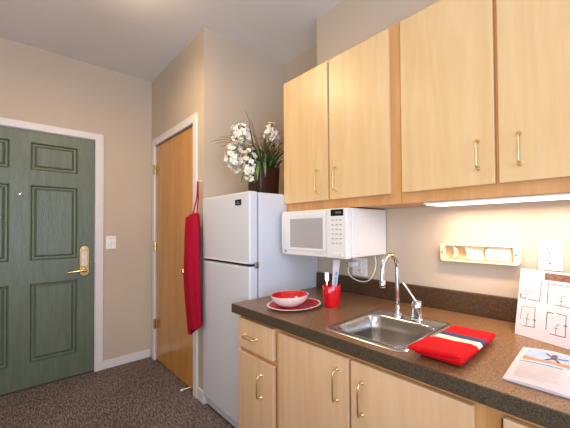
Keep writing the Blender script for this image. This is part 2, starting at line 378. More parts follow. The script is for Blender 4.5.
# ---------------------------------------------------------------- upper cabinets
def pull(parent, x, y, z0, z1, horiz=False, mat='brass_pull'):
    """wire pull: axis vertical between z0,z1 at x, or horizontal between x=z0..z1 at height x"""
    b = MB(); out = .026
    path = [(0, 0), (0, .014), (.004, .023), (.012, out), (.03, out+.001)]
    L = z1-z0; pl = path + [(L-a, c) for a, c in path[::-1]]
    if horiz: P = [(z0+a, y-c, x) for a, c in pl]; ends = [(z0, y, x), (z1, y, x)]
    else: P = [(x, y-c, z0+a) for a, c in pl]; ends = [(x, y, z0), (x, y, z1)]
    b.tube(P, .0036, 10)
    for e in ends: b.lathe([(.0075, 0), (.0075, .002), (.0055, .006), (.004, .009)], e, 14, axis='y')
    return obj('handle', b, mat, parent, label='brass wire pull')
UF, UD, UZ0, UZ1 = -.474, -.494, 1.343, 2.160
def upper(x0, x1, doors, label, left_closed=True):
    t = thing('wall_cabinet', ((x0+x1)/2, YK, UZ0), label, 'cabinet', 'maple wall cabinets')
    b = MB(); b.box(x0, x0+.016, UF+.019, YK-.001, UZ0, UZ1); b.box(x1-.016, x1, UF+.019, YK-.001, UZ0, UZ1)
    b.box(x0+.016, x1-.016, UF+.019, YK-.001, UZ1-.016, UZ1); b.box(x0+.016, x1-.016, UF+.019, YK-.001, UZ0, UZ0+.016); b.box(x0+.016, x1-.016, YK-.008, YK-.001, UZ0, UZ1)
    obj('body', b, 'frame', t)
    b = MB(); s = .032; s1 = .068
    b.box(x0, x0+s, UF, UF+.019, UZ0, UZ1, .001); b.box(x1-s1, x1, UF, UF+.019, UZ0, UZ1, .001)
    b.box(x0+s, x1-s1, UF, UF+.019, UZ1-.045, UZ1); b.box(x0+s, x1-s1, UF, UF+.019, UZ0, UZ0+.062)
    mid = (doors[0][1]+doors[1][0])/2; b.box(mid-.02, mid+.02, UF, UF+.019, UZ0+.062, UZ1-.045)
    obj('face_frame', b, 'frame', t, label='more orange maple face frame')
    for (a, c, hx, hz0, hz1) in doors:
        d = obj('door', MB().box(a, c, UD, UF-.0005, 1.389, 2.143, .004), 'maple', t)
        pull(d, hx, UD, hz0, hz1)
    return t
upper(-1.572, -.733, [(-1.565, -1.176, -1.255, 1.436, 1.56), (-1.164, -.782, -1.115, 1.436, 1.555)], 'maple wall cabinet with two doors above the microwave, beside the refrigerator')
upper(-.732, .10, [(-.719, -.341, -.396, 1.448, 1.550), (-.328, .05, -.262, 1.445, 1.550)], 'maple wall cabinet with two doors above the sink and under cabinet light')
ul = thing('under_cabinet_light', (-.2, -.40, UZ0), 'white fluorescent light strip glowing under the right wall cabinet', 'lamp')
obj('housing', MB().box(-.64, .08, -.452, -.31, 1.3345, UZ0-.0005, .003), 'white', ul)
obj('lens', MB().box(-.63, .07, -.448, -.314, 1.3310, 1.3350, .003), 'lens', ul)

# ---------------------------------------------------------------- microwave
mw = thing('microwave', (-1.30, -.35, 1.079), 'white microwave oven hanging under the wall cabinet next to the refrigerator', 'microwave')
MX0, MX1, MY, MZ0, MZ1 = -1.575, -1.031, -.509, 1.079, 1.3405
obj('body', MB().box(MX0+.004, MX1, MY+.035, -.214, MZ0+.004, MZ1, .006), 'mw', mw)
dr = MB(); dr.box(MX0, -1.182, MY+.004, MY+.0345, MZ0, MZ1, .008, seg=3)
door = obj('door', dr, 'mw', mw)
b = MB()                                             # raised frame and window
wx0, wx1, wz0, wz1 = -1.488, -1.205, 1.125, 1.292
b.box(MX0+.002, wx0, MY, MY+.008, MZ0+.03, MZ1-.022, .004); b.box(wx1, -1.184, MY, MY+.008, MZ0+.03, MZ1-.022, .003)
b.box(wx0, wx1, MY, MY+.008, wz1, MZ1-.022, .003); b.box(wx0, wx1, MY, MY+.008, MZ0+.03, wz0, .003)
obj('window_surround', b, 'mw', door)
obj('window_screen', MB().box(wx0-.002, wx1+.002, MY+.001, MY+.006, wz0-.002, wz1+.002), 'mwwin', door, label='grey see-through window screen')
b = MB(); b.lathe([(.008, 0), (.008, .0015), (.007, .002)], (MX0+.038, MY+.0045, MZ0+.02), 18, axis='y'); obj('brand_badge', b, 'grey', door)
b = MB()
for i in range(9): b.box(-1.27+i*.008, -1.265+i*.008, MY+.003, MY+.0045, MZ0+.016, MZ0+.020)
obj('lettering', b, 'button', door)
cp = obj('control_panel', MB().box(-1.180, MX1, MY, MY+.0345, MZ0, MZ1, .008, seg=3), 'mw', mw)
obj('display', MB().box(-1.142, -1.052, MY-.001, MY+.003, 1.300, 1.334, .001), 'black', cp, label='black display')
b = MB()
for i in range(3): b.box(-1.105+i*.014, -1.097+i*.014, MY-.0015, MY-.0008, 1.312, 1.322)
obj('digits', b, 'grey', cp)
for r_ in range(6):
    for c_ in range(3):
        obj('button', MB().box(-1.136+c_*.028, -1.119+c_*.028, MY-.0015, MY+.002, 1.275-r_*.024, 1.282-r_*.024, .001), 'button', cp, label='grey keypad mark')
obj('open_button', MB().box(-1.138, -1.058, MY-.0025, MY+.002, 1.092, 1.112, .002), 'mw', cp)
obj('side_screw', MB().lathe([(.003, 0), (.003, .001)], (MX1, -.44, 1.10), 10, axis='x'), 'grey', mw)
for fx_ in (-1.44, -1.10): obj('underside_foot', MB().box(fx_-.02, fx_+.02, -.46, -.42, MZ0-.006, MZ0+.006, .002), 'dark', mw)
b = MB(); b.box(-1.055, -1.04, -.505, -.49, MZ1-.002, UZ0-.0015); obj('mounting_bolt', b, 'black', mw)
for o in [c for c in bpy.data.objects if c.parent is not None and (c.parent == mw or c.parent.parent == mw)]:
    if o.type == 'MESH':
        off = wloc(mw)
        for v in o.data.vertices:
            p = v.co+off; p.x *= .965; p.z = 1.237+(p.z-1.237)*.965; p.y = -.214+(p.y+.214)*(.549-.214)/(.509-.214); v.co = p-off
# outlet under the microwave, with the plug and cord of the microwave
def outlet(x0, x1, z0, z1, label, decora=False, grp=None):
    t = thing('wall_outlet', ((x0+x1)/2, YK, (z0+z1)/2), label, 'outlet')
    obj('cover_plate', MB().box(x0, x1, YK-.0055, YK-.0005, z0, z1, .002), 'white', t)
    xm = (x0+x1)/2; zm = (z0+z1)/2
    for s in (1, -1):
        sk = obj('socket', MB().box(xm-.017, xm+.017, YK-.0075, YK-.005, zm+s*.021-.014, zm+s*.021+.014, .002), 'white', t)
        b = MB(); b.box(xm-.0085, xm-.0055, YK-.0082, YK-.0074, zm+s*.021-.002, zm+s*.021+.008); b.box(xm+.0055, xm+.0085, YK-.0082, YK-.0074, zm+s*.021-.002, zm+s*.021+.008)
        b.lathe([(.003, 0), (.003, .0008)], (xm, YK-.0074, zm+s*.021-.009), 12, axis='y'); obj('slots', b, 'hole', sk, label='dark slots')
    obj('screw', MB().lathe([(.003, 0), (.003, .001)], (xm, YK-.0055, zm), 10, axis='y'), 'grey', t)
    return t
outlet(-.268, -.188, 1.063, 1.180, 'white duplex wall outlet above the leaning floor plan sheet')
outlet(-1.25, -1.135, .947, 1.055, 'white double wall outlet on the wall under the microwave')
b = MB(); b.tube([(-1.14, -.235, 1.02), (-1.16, -.25, .975), (-1.19, -.245, .938), (-1.13, -.25, .917), (-1.07, -.25, .93), (-1.04, -.245, .98), (-1.04, -.24, 1.05), (-1.06, -.235, 1.10)], .0035, 8)
# smooth the cord a little by rebuilding with interpolated points
b.b.free(); b = MB()
cp_ = [Vector(p) for p in [(-1.215, -.262, 1.02), (-1.235, -.27, .985), (-1.215, -.265, .945), (-1.15, -.262, .925), (-1.09, -.26, .935), (-1.06, -.25, .975), (-1.05, -.24, 1.03), (-1.06, -.235, 1.082)]]
def catmull(P, n=8):
    out = []; Q = [P[0]]+list(P)+[P[-1]]
    for i in range(1, len(Q)-2):
        for k in range(n):
            t = k/n; a, b_, c, d = Q[i-1], Q[i], Q[i+1], Q[i+2]
            out.append(.5*((2*b_)+(c-a)*t+(2*a-5*b_+4*c-d)*t*t+(3*b_-a-3*c+d)*t**3))
    out.append(Q[-2]); return out
b.tube(catmull(cp_), .0035, 8); cd = obj('power_cord', b, 'mw', mw, label='white power cord')
obj('plug', MB().box(-1.23, -1.195, -.275, YK-.009, 1.005, 1.035, .005), 'mw', cd)

# ---------------------------------------------------------------- base cabinets
BF, BD, BZ = -.821, -.841, .793
def base(x0, x1, fronts, label, rails):
    t = thing('base_cabinet', ((x0+x1)/2, -.5, 0), label, 'cabinet', 'maple base cabinets')
    b = MB(); yb = YK-.001
    b.box(x0, x0+.016, BF+.019, yb, .1, BZ); b.box(x1-.016, x1, BF+.019, yb, .1, BZ); b.box(x0+.016, x1-.016, BF+.019, yb, .1, .116); b.box(x0+.016, x1-.016, yb-.008, yb, .116, BZ)
    obj('body', b, 'maple_base', t)
    obj('toe_kick', MB().box(x0, x1, BF+.06, BF+.075, 0, .1), 'dark', t)
    b = MB(); b.box(x0, x0+.034, BF, BF+.019, .1, BZ, .001); b.box(x1-.034, x1, BF, BF+.019, .1, BZ, .001)
    for z0, z1 in rails: b.box(x0+.034, x1-.034, BF, BF+.019, z0, z1)
    obj('face_frame', b, 'frame', t)
    for kind, a, c, z0, z1, h in fronts:
        d = obj(kind, MB().box(a, c, BD, BF-.0005, z0, z1, .004), 'maple_base', t)
        if kind == 'drawer': pull(d, h[0], BD, h[1], h[2], True)
        else: pull(d, h[0], BD, h[1], h[2])
    return t
base(-1.515, -1.158, [('drawer', -1.502, -1.192, .628, .776, (.698, -1.43, -1.325)), ('door', -1.502, -1.192, .13, .606, (-1.285, .435, .54))],
     'maple base cabinet with one drawer over one door at the refrigerator end', [(.1, .15), (.60, .64), (.75, BZ)])
base(-1.157, -.275, [('door', -1.150, -.733, .13, .772, (-.785, .610, .722)), ('door', -.722, -.302, .13, .772, (-.668, .604, .712))],
     'wide maple sink base cabinet with two doors below the sink', [(.1, .15), (.76, BZ)])
base(-.2745, .62, [('drawer', -.232, .17, .62, .772, (.70, -.09, .03)), ('drawer', .18, .59, .62, .772, (.70, .33, .45)), ('door', -.232, .17, .13, .60, (.13, .43, .54)), ('door', .18, .59, .13, .60, (.22, .43, .54))],
     'maple base cabinet at the right edge with its drawer top just showing under the counter', [(.1, .15), (.60, .64), (.76, BZ)])

# ---------------------------------------------------------------- countertop with sink cut-out
ct = thing('countertop', (-.4, -.5, BZ), 'brown speckled laminate countertop with dark front edge and a backsplash painted in shade', 'countertop')
CX0, CX1, CY0, CZ = -1.557, .70, -.851, .838
SX0, SX1, SY0, SY1 = -.872, -.545, -.785, -.50      # hole
b = MB(); zb = BZ+.0005
b.box(CX0, SX0, CY0+.004, YK-.0005, zb, CZ); b.box(SX1, CX1, CY0+.004, YK-.0005, zb, CZ); b.box(SX0, SX1, CY0+.004, SY0, zb, CZ); b.box(SX0, SX1, SY1, YK-.0005, zb, CZ)
obj('slab', b, 'counter', ct)
obj('front_edge', MB().box(CX0, CX1, CY0, CY0+.006, zb-.001, CZ, .002), 'edge', ct, label='darker speckled front edge')
obj('backsplash', MB().box(CX0, CX1, YK-.022, YK-.0005, CZ, .937, .002), 'splash', ct, label='backsplash of the counter laminate with shade painted into its colour')

# sink ---------------------------------------------------------------
sk = thing('kitchen_sink', (-.71, -.62, CZ), 'small square stainless steel drop-in sink with single bowl', 'sink')
RX0, RX1, RY0, RY1 = -.895, -.525, -.812, -.425
def rrect(x0, x1, y0, y1, r, n=6):
    out = []
    for cx, cy, a0 in ((x1-r, y1-r, 0), (x0+r, y1-r, 90), (x0+r, y0+r, 180), (x1-r, y0+r, 270)):
        for k in range(n+1):
            a = math.radians(a0+90*k/n); out.append((cx+r*math.cos(a), cy+r*math.sin(a)))
    return out
def loft(b, loops, mi=0, cap=True):
    t = bmesh.new(); L = [[t.verts.new(p) for p in lp_] for lp_ in loops]; n = len(L[0])
    for A, B in zip(L, L[1:]):
        for k in range(n): t.faces.new((A[k], A[(k+1) % n], B[(k+1) % n], B[k]))
    if cap: t.faces.new(L[-1])
    for f in t.faces: f.material_index = mi; f.smooth = True
    me = bpy.data.meshes.new('t'); t.to_mesh(me); t.free(); b.b.from_mesh(me); bpy.data.meshes.remove(me)
bx0, bx1, by0, by1 = -.862, -.556, -.776, -.515
def L3(r4, rad, z, n=6): return [(x, y, z) for x, y in rrect(*r4, rad, n)]
b = MB()
loft(b, [L3((RX0, RX1, RY0, RY1), .03, CZ+.0005), L3((RX0+.003, RX1-.003, RY0+.003, RY1-.003), .028, CZ+.004), L3((RX0+.012, RX1-.012, RY0+.012, RY1-.012), .025, CZ+.0045), L3((RX0+.016, RX1-.016, RY0+.016, RY1-.016), .022, CZ+.002),
         L3((bx0-.006, bx1+.006, by0-.006, by1+.006), .05, CZ+.003)], cap=False)
obj('rim', b, 'steel', sk, sharp=60)
b = MB()
lo = [((bx0-.006, bx1+.006, by0-.006, by1+.006), .05, CZ+.003), ((bx0, bx1, by0, by1), .048, CZ-.004)]
lo += [((bx0+.006, bx1-.006, by0+.006, by1-.006), .046, CZ-.06), ((bx0+.012, bx1-.012, by0+.012, by1-.012), .045, CZ-.12), ((bx0+.022, bx1-.022, by0+.022, by1-.022), .042, CZ-.142), ((bx0+.05, bx1-.05, by0+.05, by1-.05), .03, CZ-.15)]
loft(b, [L3(*q) for q in lo]); obj('basin', b, 'steel', sk, sharp=60)
obj('drain', MB().lathe([(.04, 0), (.04, .002), (.03, .002), (.026, -.001), (.008, -.001)], (-.71, -.645, CZ-.149), 28), 'chrome', sk)

# faucet -------------------------------------------------------------
fc = thing('faucet', (-.74, -.47, CZ+.004), 'chrome gooseneck faucet with side lever valve behind the sink', 'faucet')
X, Y, Z = -.757, -.478, CZ+.004
b = MB(); b.lathe([(.026, 0), (.026, .004), (.02, .012), (.014, .02), (.012, .045), (.009, .05)], (X, Y, Z), 28); obj('base', b, 'chrome', fc)
P = [Vector((X, Y, Z+.04)), Vector((X, Y, Z+.12)), Vector((X, Y, 1.06))]
rr = .056
for k in range(1, 13):
    a = PI*k/12; P.append(Vector((X, Y-rr+rr*math.cos(a), 1.062+rr*math.sin(a))))
P += [Vector((X, Y-2*rr, 1.03)), Vector((X, Y-2*rr-.001, 1.005))]
b = MB(); b.tube(P, .0100, 16); obj('spout', b, 'chrome', fc)
obj('aerator', MB().lathe([(.011, 0), (.013, .004), (.013, .028), (.010, .032)], (X, Y-2*rr-.001, .984), 20), 'chrome', fc)
X2, Y2 = -.668, -.466
b = MB(); b.lathe([(.029, 0), (.029, .004), (.025, .008), (.024, .05), (.025, .064), (.019, .078), (.004, .082)], (X2, Y2, Z), 28); vb = obj('valve_body', b, 'chrome', fc)
b = MB(); b.tube([(X2, Y2, Z+.072), (X2-.018, Y2-.004, Z+.096), (X2-.036, Y2-.008, Z+.122), (X2-.060, Y2-.012, Z+.152)], [.0075, .006, .006, .0085], 12, sx=.7); obj('lever', b, 'chrome', fc)
b = MB(); b.lathe([(.0045, 0), (.0045, .0015), (.003, .002)], (X2+.003, Y2-.0243, Z+.052), 12, axis='y'); obj('temperature_mark', b, ['red'], vb, label='small red dot')

# ---------------------------------------------------------------- dishes on the counter
PX, PY = -1.244, -0.673
pl = MB(); pl.lathe([(.03, .0), (.078, .001), (.088, .004), (.134, .016), (.1365, .019), (.134, .0198), (.126, .0185), (.090, .008), (.07, .005), (.0, .005)], (PX, PY, CZ), 56, mis=[0, 0, 0, 0, 0, 0, 1, 1, 1, 1])
tag(obj('plate', pl, ['rim', 'platered'], origin=(PX, PY, CZ)), 'red plate with pale rim under the bowl on the counter', 'plate')
BX, BY, BZ0 = PX-.020, PY-.014, CZ+.0055
pl = MB(); pl.lathe([(.04, 0), (.045, .004), (.066, .014), (.088, .034), (.096, .056), (.0965, .059), (.093, .0585), (.085, .043), (.064, .018), (.05, .0105), (.0, .009)], (BX, BY, BZ0), 56, mis=[0, 0, 0, 0, 0, 0, 1, 1, 2, 2, 2])
tag(obj('bowl', pl, ['rim', 'red', 'yellow'], origin=(BX, BY, BZ0)), 'red bowl with white outside and yellow bottom standing on the red plate', 'bowl')
UX, UY = -1.112, -.536
c = MB(); c.lathe([(.033, 0), (.037, .002), (.040, .02), (.0445, .06), (.0475, .105), (.046, .108), (.043, .105), (.039, .05), (.034, .01), (.0, .009)], (UX, UY, CZ), 40)
for v in c.b.verts:                                   # soft hand-pressed dimples
    d = Vector((v.co.x-UX, v.co.y-UY, 0)); a = math.atan2(d.y, d.x); h_ = v.co.z-CZ
    if d.length > .0405*h_/.1+.02: v.co.x += d.x*.05*math.sin(4*a)*math.sin(h_*PI/.1); v.co.y += d.y*.05*math.sin(4*a)*math.sin(h_*PI/.1)
tag(obj('cup', c, 'redcup', origin=(UX, UY, CZ)), 'glossy red cup holding cutlery beside the plate', 'cup')
# white wrapped packet and silver fork standing in the cup
b = MB(); A = Vector((UX+.000, UY+.008, CZ+.014)); Bt = Vector((UX-.012, UY+.052, CZ+.232)); ax = (Bt-A)
def blade(b, A, B, w0, w1, th_, n=8, mi=0, side=Vector((.72, .69, 0)), curve=0):
    ax = B-A; d = ax.normalized(); s = (side-d*side.dot(d)).normalized(); nn = d.cross(s); loops = []
    for i in range(n+1):
        t_ = i/n; w = w0+(w1-w0)*t_; c_ = A+ax*t_+nn*curve*math.sin(PI*t_)
        loops.append([c_+s*w+nn*th_, c_-s*w+nn*th_, c_-s*w-nn*th_, c_+s*w-nn*th_])
    t = bmesh.new(); L = [[t.verts.new(p) for p in l_] for l_ in loops]
    for P_, Q_ in zip(L, L[1:]):
        for k in range(4): t.faces.new((P_[k], P_[(k+1) % 4], Q_[(k+1) % 4], Q_[k]))
    t.faces.new(L[0][::-1]); t.faces.new(L[-1]); bmesh.ops.recalc_face_normals(t, faces=t.faces[:]); b.join(t, mi, False)
blade(b, A, Bt, .010, .018, .0025, curve=.004)
pk = obj('wrapped_packet', b, 'paper', origin=A); tag(pk, 'tall white paper packet with blue print standing in the red cup', 'packet')
b = MB(); q = A+ax*.44; nn = ax.normalized().cross(Vector((.72, .69, 0))).normalized()
for i, (t0, t1, s0) in enumerate(((.42, .60, .004), (.62, .72, .002))):
    for sgn in (1, -1): blade(b, A+ax*t0+nn*.0038*sgn+Vector((.003, .003, 0)), A+ax*t1+nn*.0048*sgn+Vector((.003, .003, 0)), .004, .005, .0004, 3)
obj('print', b, 'blue', pk, label='blue printed strip')
b = MB(); A2 = Vector((UX-.020, UY-.014, CZ+.014)); B2 = Vector((UX-.028, UY-.006, CZ+.150))
blade(b, A2, B2-(B2-A2)*.25, .004, .003, .0012, 6); hd = B2-(B2-A2)*.25; dd = (B2-A2).normalized(); s_ = Vector((.72, .69, 0))
blade(b, hd, hd+dd*.02, .003, .010, .0012, 4)
for k in (-1.5, -.5, .5, 1.5): blade(b, hd+dd*.02+s_*k*.0055, hd+dd*.055+s_*k*.0055, .0016, .001, .001, 2)
tag(obj('fork', b, 'steel', origin=A2), 'metal fork standing in the red cup beside the white packet', 'fork')

# ---------------------------------------------------------------- folded towel
def softslab(b, x0, x1, y0, y1, z0, z1, nx=22, ny=30, amp=.0015, mi_fn=None, skew=0., seed=0, tilt=0.):
    t = bmesh.new(); r = (z1-z0)/2
    def prof(u):                                      # 0..1 around a flattened loop
        return u
    top, bot = [], []
    for i in range(nx+1):
        ra, rb = [], []
        for j in range(ny+1):
            u = i/nx; v = j/ny; x = x0+(x1-x0)*u; y = y0+(y1-y0)*v + skew*(u-.5)
            ex = min(u, 1-u)*(x1-x0); ey = min(v, 1-v)*(y1-y0); e = min(ex, ey)
            k = math.sqrt(max(0, 1-(1-min(1, e/r))**2))
            n_ = noise.noise(Vector((x*14, y*14, seed)))*amp + noise.noise(Vector((x*45, y*45, seed+3)))*amp*.4
            zm = z0+r+tilt*(v-.5)
            ra.append(t.verts.new((x, y, zm+r*k+n_*k))); rb.append(t.verts.new((x, y, max(z0, zm-r*k))) if (0 < i < nx and 0 < j < ny) else ra[-1])
        top.append(ra); bot.append(rb)
    for i in range(nx):
        for j in range(ny):
            f = t.faces.new((top[i][j], top[i+1][j], top[i+1][j+1], top[i][j+1]))
            if mi_fn: f.material_index = mi_fn((i+.5)/nx, (j+.5)/ny)
            vs = (bot[i][j+1], bot[i+1][j+1], bot[i+1][j], bot[i][j])
            try: g = t.faces.new(vs)
            except ValueError: pass
    for f in t.faces: f.smooth = True
    bmesh.ops.recalc_face_normals(t, faces=t.faces[:])
    me = bpy.data.meshes.new('t'); t.to_mesh(me); t.free(); b.b.from_mesh(me); bpy.data.meshes.remove(me)
b = MB(); TZ = CZ+.0055
tx0, tx1 = -.494, -.342
softslab(b, tx0+.002, tx1-.006, -.800, -.520, TZ, TZ+.010, seed=1)
def strip(u, v):
    y = -.808+(.30)*v - .03*(u-.5)
    if -.668 < y < -.642: return 1
    if -.642 < y < -.618: return 2
    return 0
softslab(b, tx0, tx1, -.806, -.508, TZ+.006, TZ+.026, seed=2, mi_fn=lambda u, v: 1 if .43 < v < .55 else (2 if .55 <= v < .67 else 0), nx=24, ny=58, skew=.006)
softslab(b, tx0-.008, tx1-.012, -.818, -.690, TZ+.019, TZ+.033, seed=5, skew=.03, tilt=-.003)
tw = obj('dish_towel', b, ['towel', 'towelw', 'toweln'], origin=(-.42, -.66, TZ), sharp=80)
tag(tw, 'folded red dish towel with cream and navy stripe lying beside the sink', 'towel')

# ---------------------------------------------------------------- papers
O = Vector((-.318, -.372, CZ+.001)); UV = Vector((.175, -.058, 0)).normalized(); TP = Vector((-.322, -.243, 1.068)); VV = (TP-O).normalized(); HH = (TP-O).length; WW = .30
NN = UV.cross(VV).normalized()
if NN.y > 0: NN = -NN
def S(u, v, n=0.): return O+UV*u+VV*(HH-v)+NN*n     # v measured down from the top
b = MB()
for n_, fl in ((0., 0), (-.0012, 1)):
    pts = [S(0, HH, n_), S(WW, HH, n_), S(WW, 0, n_), S(0, 0, n_)]
    b.quad(pts if not fl else pts[::-1])
for (p, q) in (((0, 0), (WW, 0)), ((WW, 0), (WW, HH)), ((WW, HH), (0, HH)), ((0, HH), (0, 0))):
    b.quad([S(*p), S(*q), S(*q, -.0012), S(*p, -.0012)])
def line(b, pts, w, mi, n=.0006):
    for (a, c) in zip(pts, pts[1:]):
        a = Vector(a); c = Vector(c); d = (c-a).normalized()*w/2; s = Vector((-d.y, d.x))
        b.quad([S(*(a-d-s), n), S(*(c+d-s), n), S(*(c+d+s), n), S(*(a-d+s), n)], mi)
line(b, [(.008, .118), (.046, .050), (.082, .048)], .0014, 1); line(b, [(.082, .048), (.080, .122), (.040, .124)], .0022, 1); line(b, [(.008, .106), (.008, .120), (.030, .122)], .0026, 1)
line(b, [(.028, .122), (.030, .088), (.046, .086), (.047, .102)], .0014, 1); line(b, [(.052, .088), (.056, .096)], .002, 1); line(b, [(.028, .104), (.040, .104)], .0012, 1); line(b, [(.064, .07), (.072, .075), (.064, .084)], .0008, 2)
line(b, [(.126, .049), (.106, .049), (.106, .124)], .0024, 1); line(b, [(.132, .124), (.200, .126), (.200, .05), (.126, .049)], .0020, 1); line(b, [(.150, .124), (.152, .09), (.164, .088)], .0016, 1); line(b, [(.144, .108), (.158, .108)], .0016, 1); line(b, [(.12, .07), (.13, .065), (.136, .075), (.126, .082), (.12, .07)], .0008, 2)
line(b, [(.018, .156), (.042, .152), (.066, .150)], .0014, 1); line(b, [(.018, .153), (.016, .205)], .0016, 1); line(b, [(.066, .150), (.068, .222), (.030, .226)], .0022, 1); line(b, [(.040, .222), (.041, .18), (.05, .178)], .0014, 1); line(b, [(.036, .198), (.05, .199)], .0016, 1); line(b, [(.062, .196), (.070, .196)], .003, 1); line(b, [(.022, .17), (.05, .168)], .0008, 2)
line(b, [(.128, .156), (.108, .156), (.107, .218)], .0024, 1); line(b, [(.138, .154), (.168, .155), (.167, .228), (.120, .229)], .0022, 1); line(b, [(.138, .226), (.138, .198), (.148, .19)], .0014, 1); line(b, [(.132, .206), (.146, .206)], .0016, 1); line(b, [(.162, .19), (.171, .19)], .003, 1); line(b, [(.114, .172), (.128, .17), (.13, .182)], .0008, 2)
line(b, [(.21, .156), (.27, .156), (.27, .228), (.21, .228), (.21, .156)], .002, 1)
for k in range(3): line(b, [(.016+k*.003, .012+k*.008), (.075-k*.006, .012+k*.008)], .0008, 2)
line(b, [(.0075, .0085), (.0105, .0085)], .004, 1)
b.quad([S(.092, .036, .0006), S(.28, .036, .0006), S(.28, .008, .0006), S(.092, .008, .0006)], 3)
fp = obj('floor_plan_sheet', b, ['paper', 'ink', 'ink2', 'brownphoto'], origin=O)
tag(fp, 'white sheet printed with apartment floor plans leaning against the backsplash', 'paper')

# brochure lying open on the counter
b = MB()
bx, by, bw, bh = -.248, -.780, .155, .272
def page(x): # gentle curl of the open pages
    t = (x-bx)/bw; return .0035+.006*abs(math.sin(PI*min(1, max(0, t % 1)))) if t >= 0 else .002
def Zp(x, y): return CZ+.0012+page(x)*.9+.002*noise.noise(Vector((x*9, y*9, 1)))
nx, ny = 24, 10; bs = .012
def PP(i, j, dz=0):
    x = bx+2*bw*i/nx; y = by+bh*j/ny
    return Vector((x-bs*(j/ny), y+.004*(i/nx), Zp(x, y)+dz))
t = bmesh.new(); g = [[t.verts.new(PP(i, j)) for j in range(ny+1)] for i in range(nx+1)]; g2 = [[t.verts.new(PP(i, j)*1 - Vector((0, 0, PP(i, j).z-CZ-.0008))) for j in range(ny+1)] for i in range(nx+1)]
for i in range(nx):
    for j in range(ny): t.faces.new((g[i][j], g[i+1][j], g[i+1][j+1], g[i][j+1])); t.faces.new((g2[i][j+1], g2[i+1][j+1], g2[i+1][j], g2[i][j]))
for i in range(nx): t.faces.new((g2[i][0], g2[i+1][0], g[i+1][0], g[i][0])); t.faces.new((g[i][ny], g[i+1][ny], g2[i+1][ny], g2[i][ny]))
for j in range(ny): t.faces.new((g[0][j], g[0][j+1], g2[0][j+1], g2[0][j])); t.faces.new((g2[nx][j], g2[nx][j+1], g[nx][j+1], g[nx][j]))
b.join(t, 0, True)
def Pg(u, v, dz=.0006):                               # u metres from left edge, v metres from near edge
    x = bx+u; y = by+v
    return Vector((x-bs*(v/bh), y+.004*(u/(2*bw)), Zp(x, y)+dz))
def patch(u0, u1, v0, v1, mi, dz=.0006, n=14, top=None):
    for i in range(n):
        a = u0+(u1-u0)*i/n; c = u0+(u1-u0)*(i+1)/n
        for k in range(4):
            va = v0+(v1-v0)*k/4; vb_ = v0+(v1-v0)*(k+1)/4
            if top: va2 = v0+(top(c)-v0)*k/4; vb2 = v0+(top(c)-v0)*(k+1)/4; va = v0+(top(a)-v0)*k/4; vb_ = v0+(top(a)-v0)*(k+1)/4
            else: va2, vb2 = va, vb_
            b.quad([Pg(a, va, dz), Pg(c, va2, dz), Pg(c, vb2, dz), Pg(a, vb_, dz)], mi)
patch(.018, .29, .165, .258, 1); patch(.016, .29, .165, .20, 2, .0010, top=lambda u: .192+.012*math.sin(u*30+2.4))
patch(.012, .118, .143, .151, 3)
for k in range(9): patch(.016, .118-(.03 if k == 8 else .004*(k % 3)), .13-.0125*k, .132-.0125*k, 4, n=8)
for k in range(8): patch(.150, .285, .13-.0125*k, .132-.0125*k, 4, n=8)
def fline(pts, w):
    for (a, c) in zip(pts, pts[1:]):
        a = Vector(a); c = Vector(c); d = (c-a).normalized()*w/2; s = Vector((-d.y, d.x)); z = .0015
        b.quad([Pg(*(a-d-s), z), Pg(*(c+d-s), z), Pg(*(c+d+s), z), Pg(*(a-d+s), z)], 5)
fline([(.070, .236), (.078, .222), (.088, .214)], .006); fline([(.088, .214), (.108, .214), (.122, .222)], .005); fline([(.090, .226), (.090, .205)], .014); fline([(.088, .205), (.074, .186)], .007); fline([(.094, .205), (.104, .184)], .007); fline([(.090, .232), (.092, .235)], .009)
br = obj('brochure', b, ['paper', 'sky', 'sand', 'inkb', 'ink2', 'fig'], origin=(bx+bw, by+bh/2, CZ))
tag(br, 'open white brochure with a desert photo lying at the right end of the counter', 'brochure')

# ---------------------------------------------------------------- wall rack
rk = thing('wall_rack', (-.5, YK, 1.115), 'cream plastic horizontal rack with curved cut-outs mounted on wall above the backsplash', 'rack')
x0, x1, z0, z1 = -.668, -.326, 1.075, 1.160
b = MB(); o_ = rrect(x0, x1, z0, z1, .014, 5); i_ = rrect(x0+.022, x1-.026, z0+.012, z1-.010, .004, 5)
ya, yb_ = YK-.0005, YK-.03
t = bmesh.new()
Lo = [[t.verts.new((x, y_, z)) for x, z in l_] for l_, y_ in ((o_, ya), (o_, yb_+.003), ([(x*.985+(x0+x1)/2*.015, z*.97+(z0+z1)/2*.03) for x, z in o_], yb_), (i_, yb_), (i_, YK-.004))]
n = len(o_)
for A_, B_ in zip(Lo, Lo[1:]):
    for k in range(n): t.faces.new((A_[k], A_[(k+1) % n], B_[(k+1) % n], B_[k]))
t.faces.new(Lo[-1]).material_index = 1
bmesh.ops.recalc_face_normals(t, faces=t.faces[:])
fcs = t.faces[:]; me = bpy.data.meshes.new('t'); t.to_mesh(me); t.free(); b.b.from_mesh(me); bpy.data.meshes.remove(me)
obj('frame', b, ['cream', 'tan_in'], rk, sharp=30)
def arcplate(cx, w, flip, name, xe, label):
    """plate filling the recess from xe to a curved edge"""
    b = MB(); zc = (z0+z1)/2+.001; hz = .029; pts = []
    for k in range(17):
        a = -PI/2+PI*k/16; pts.append((cx+flip*w*math.cos(a), zc+hz*math.sin(a)))
    pts = pts + [(xe, zc+hz), (xe, zc-hz)]
    extr(b, pts, YK-.005, YK-.022, .0, conv=lambda p, x: (p[0], x, p[1]))
    return obj(name, b, 'cream', rk, label=label)
arcplate(-.442, .022, -1, 'curved_tray', x1-.033, 'long cream tray with rounded left end')
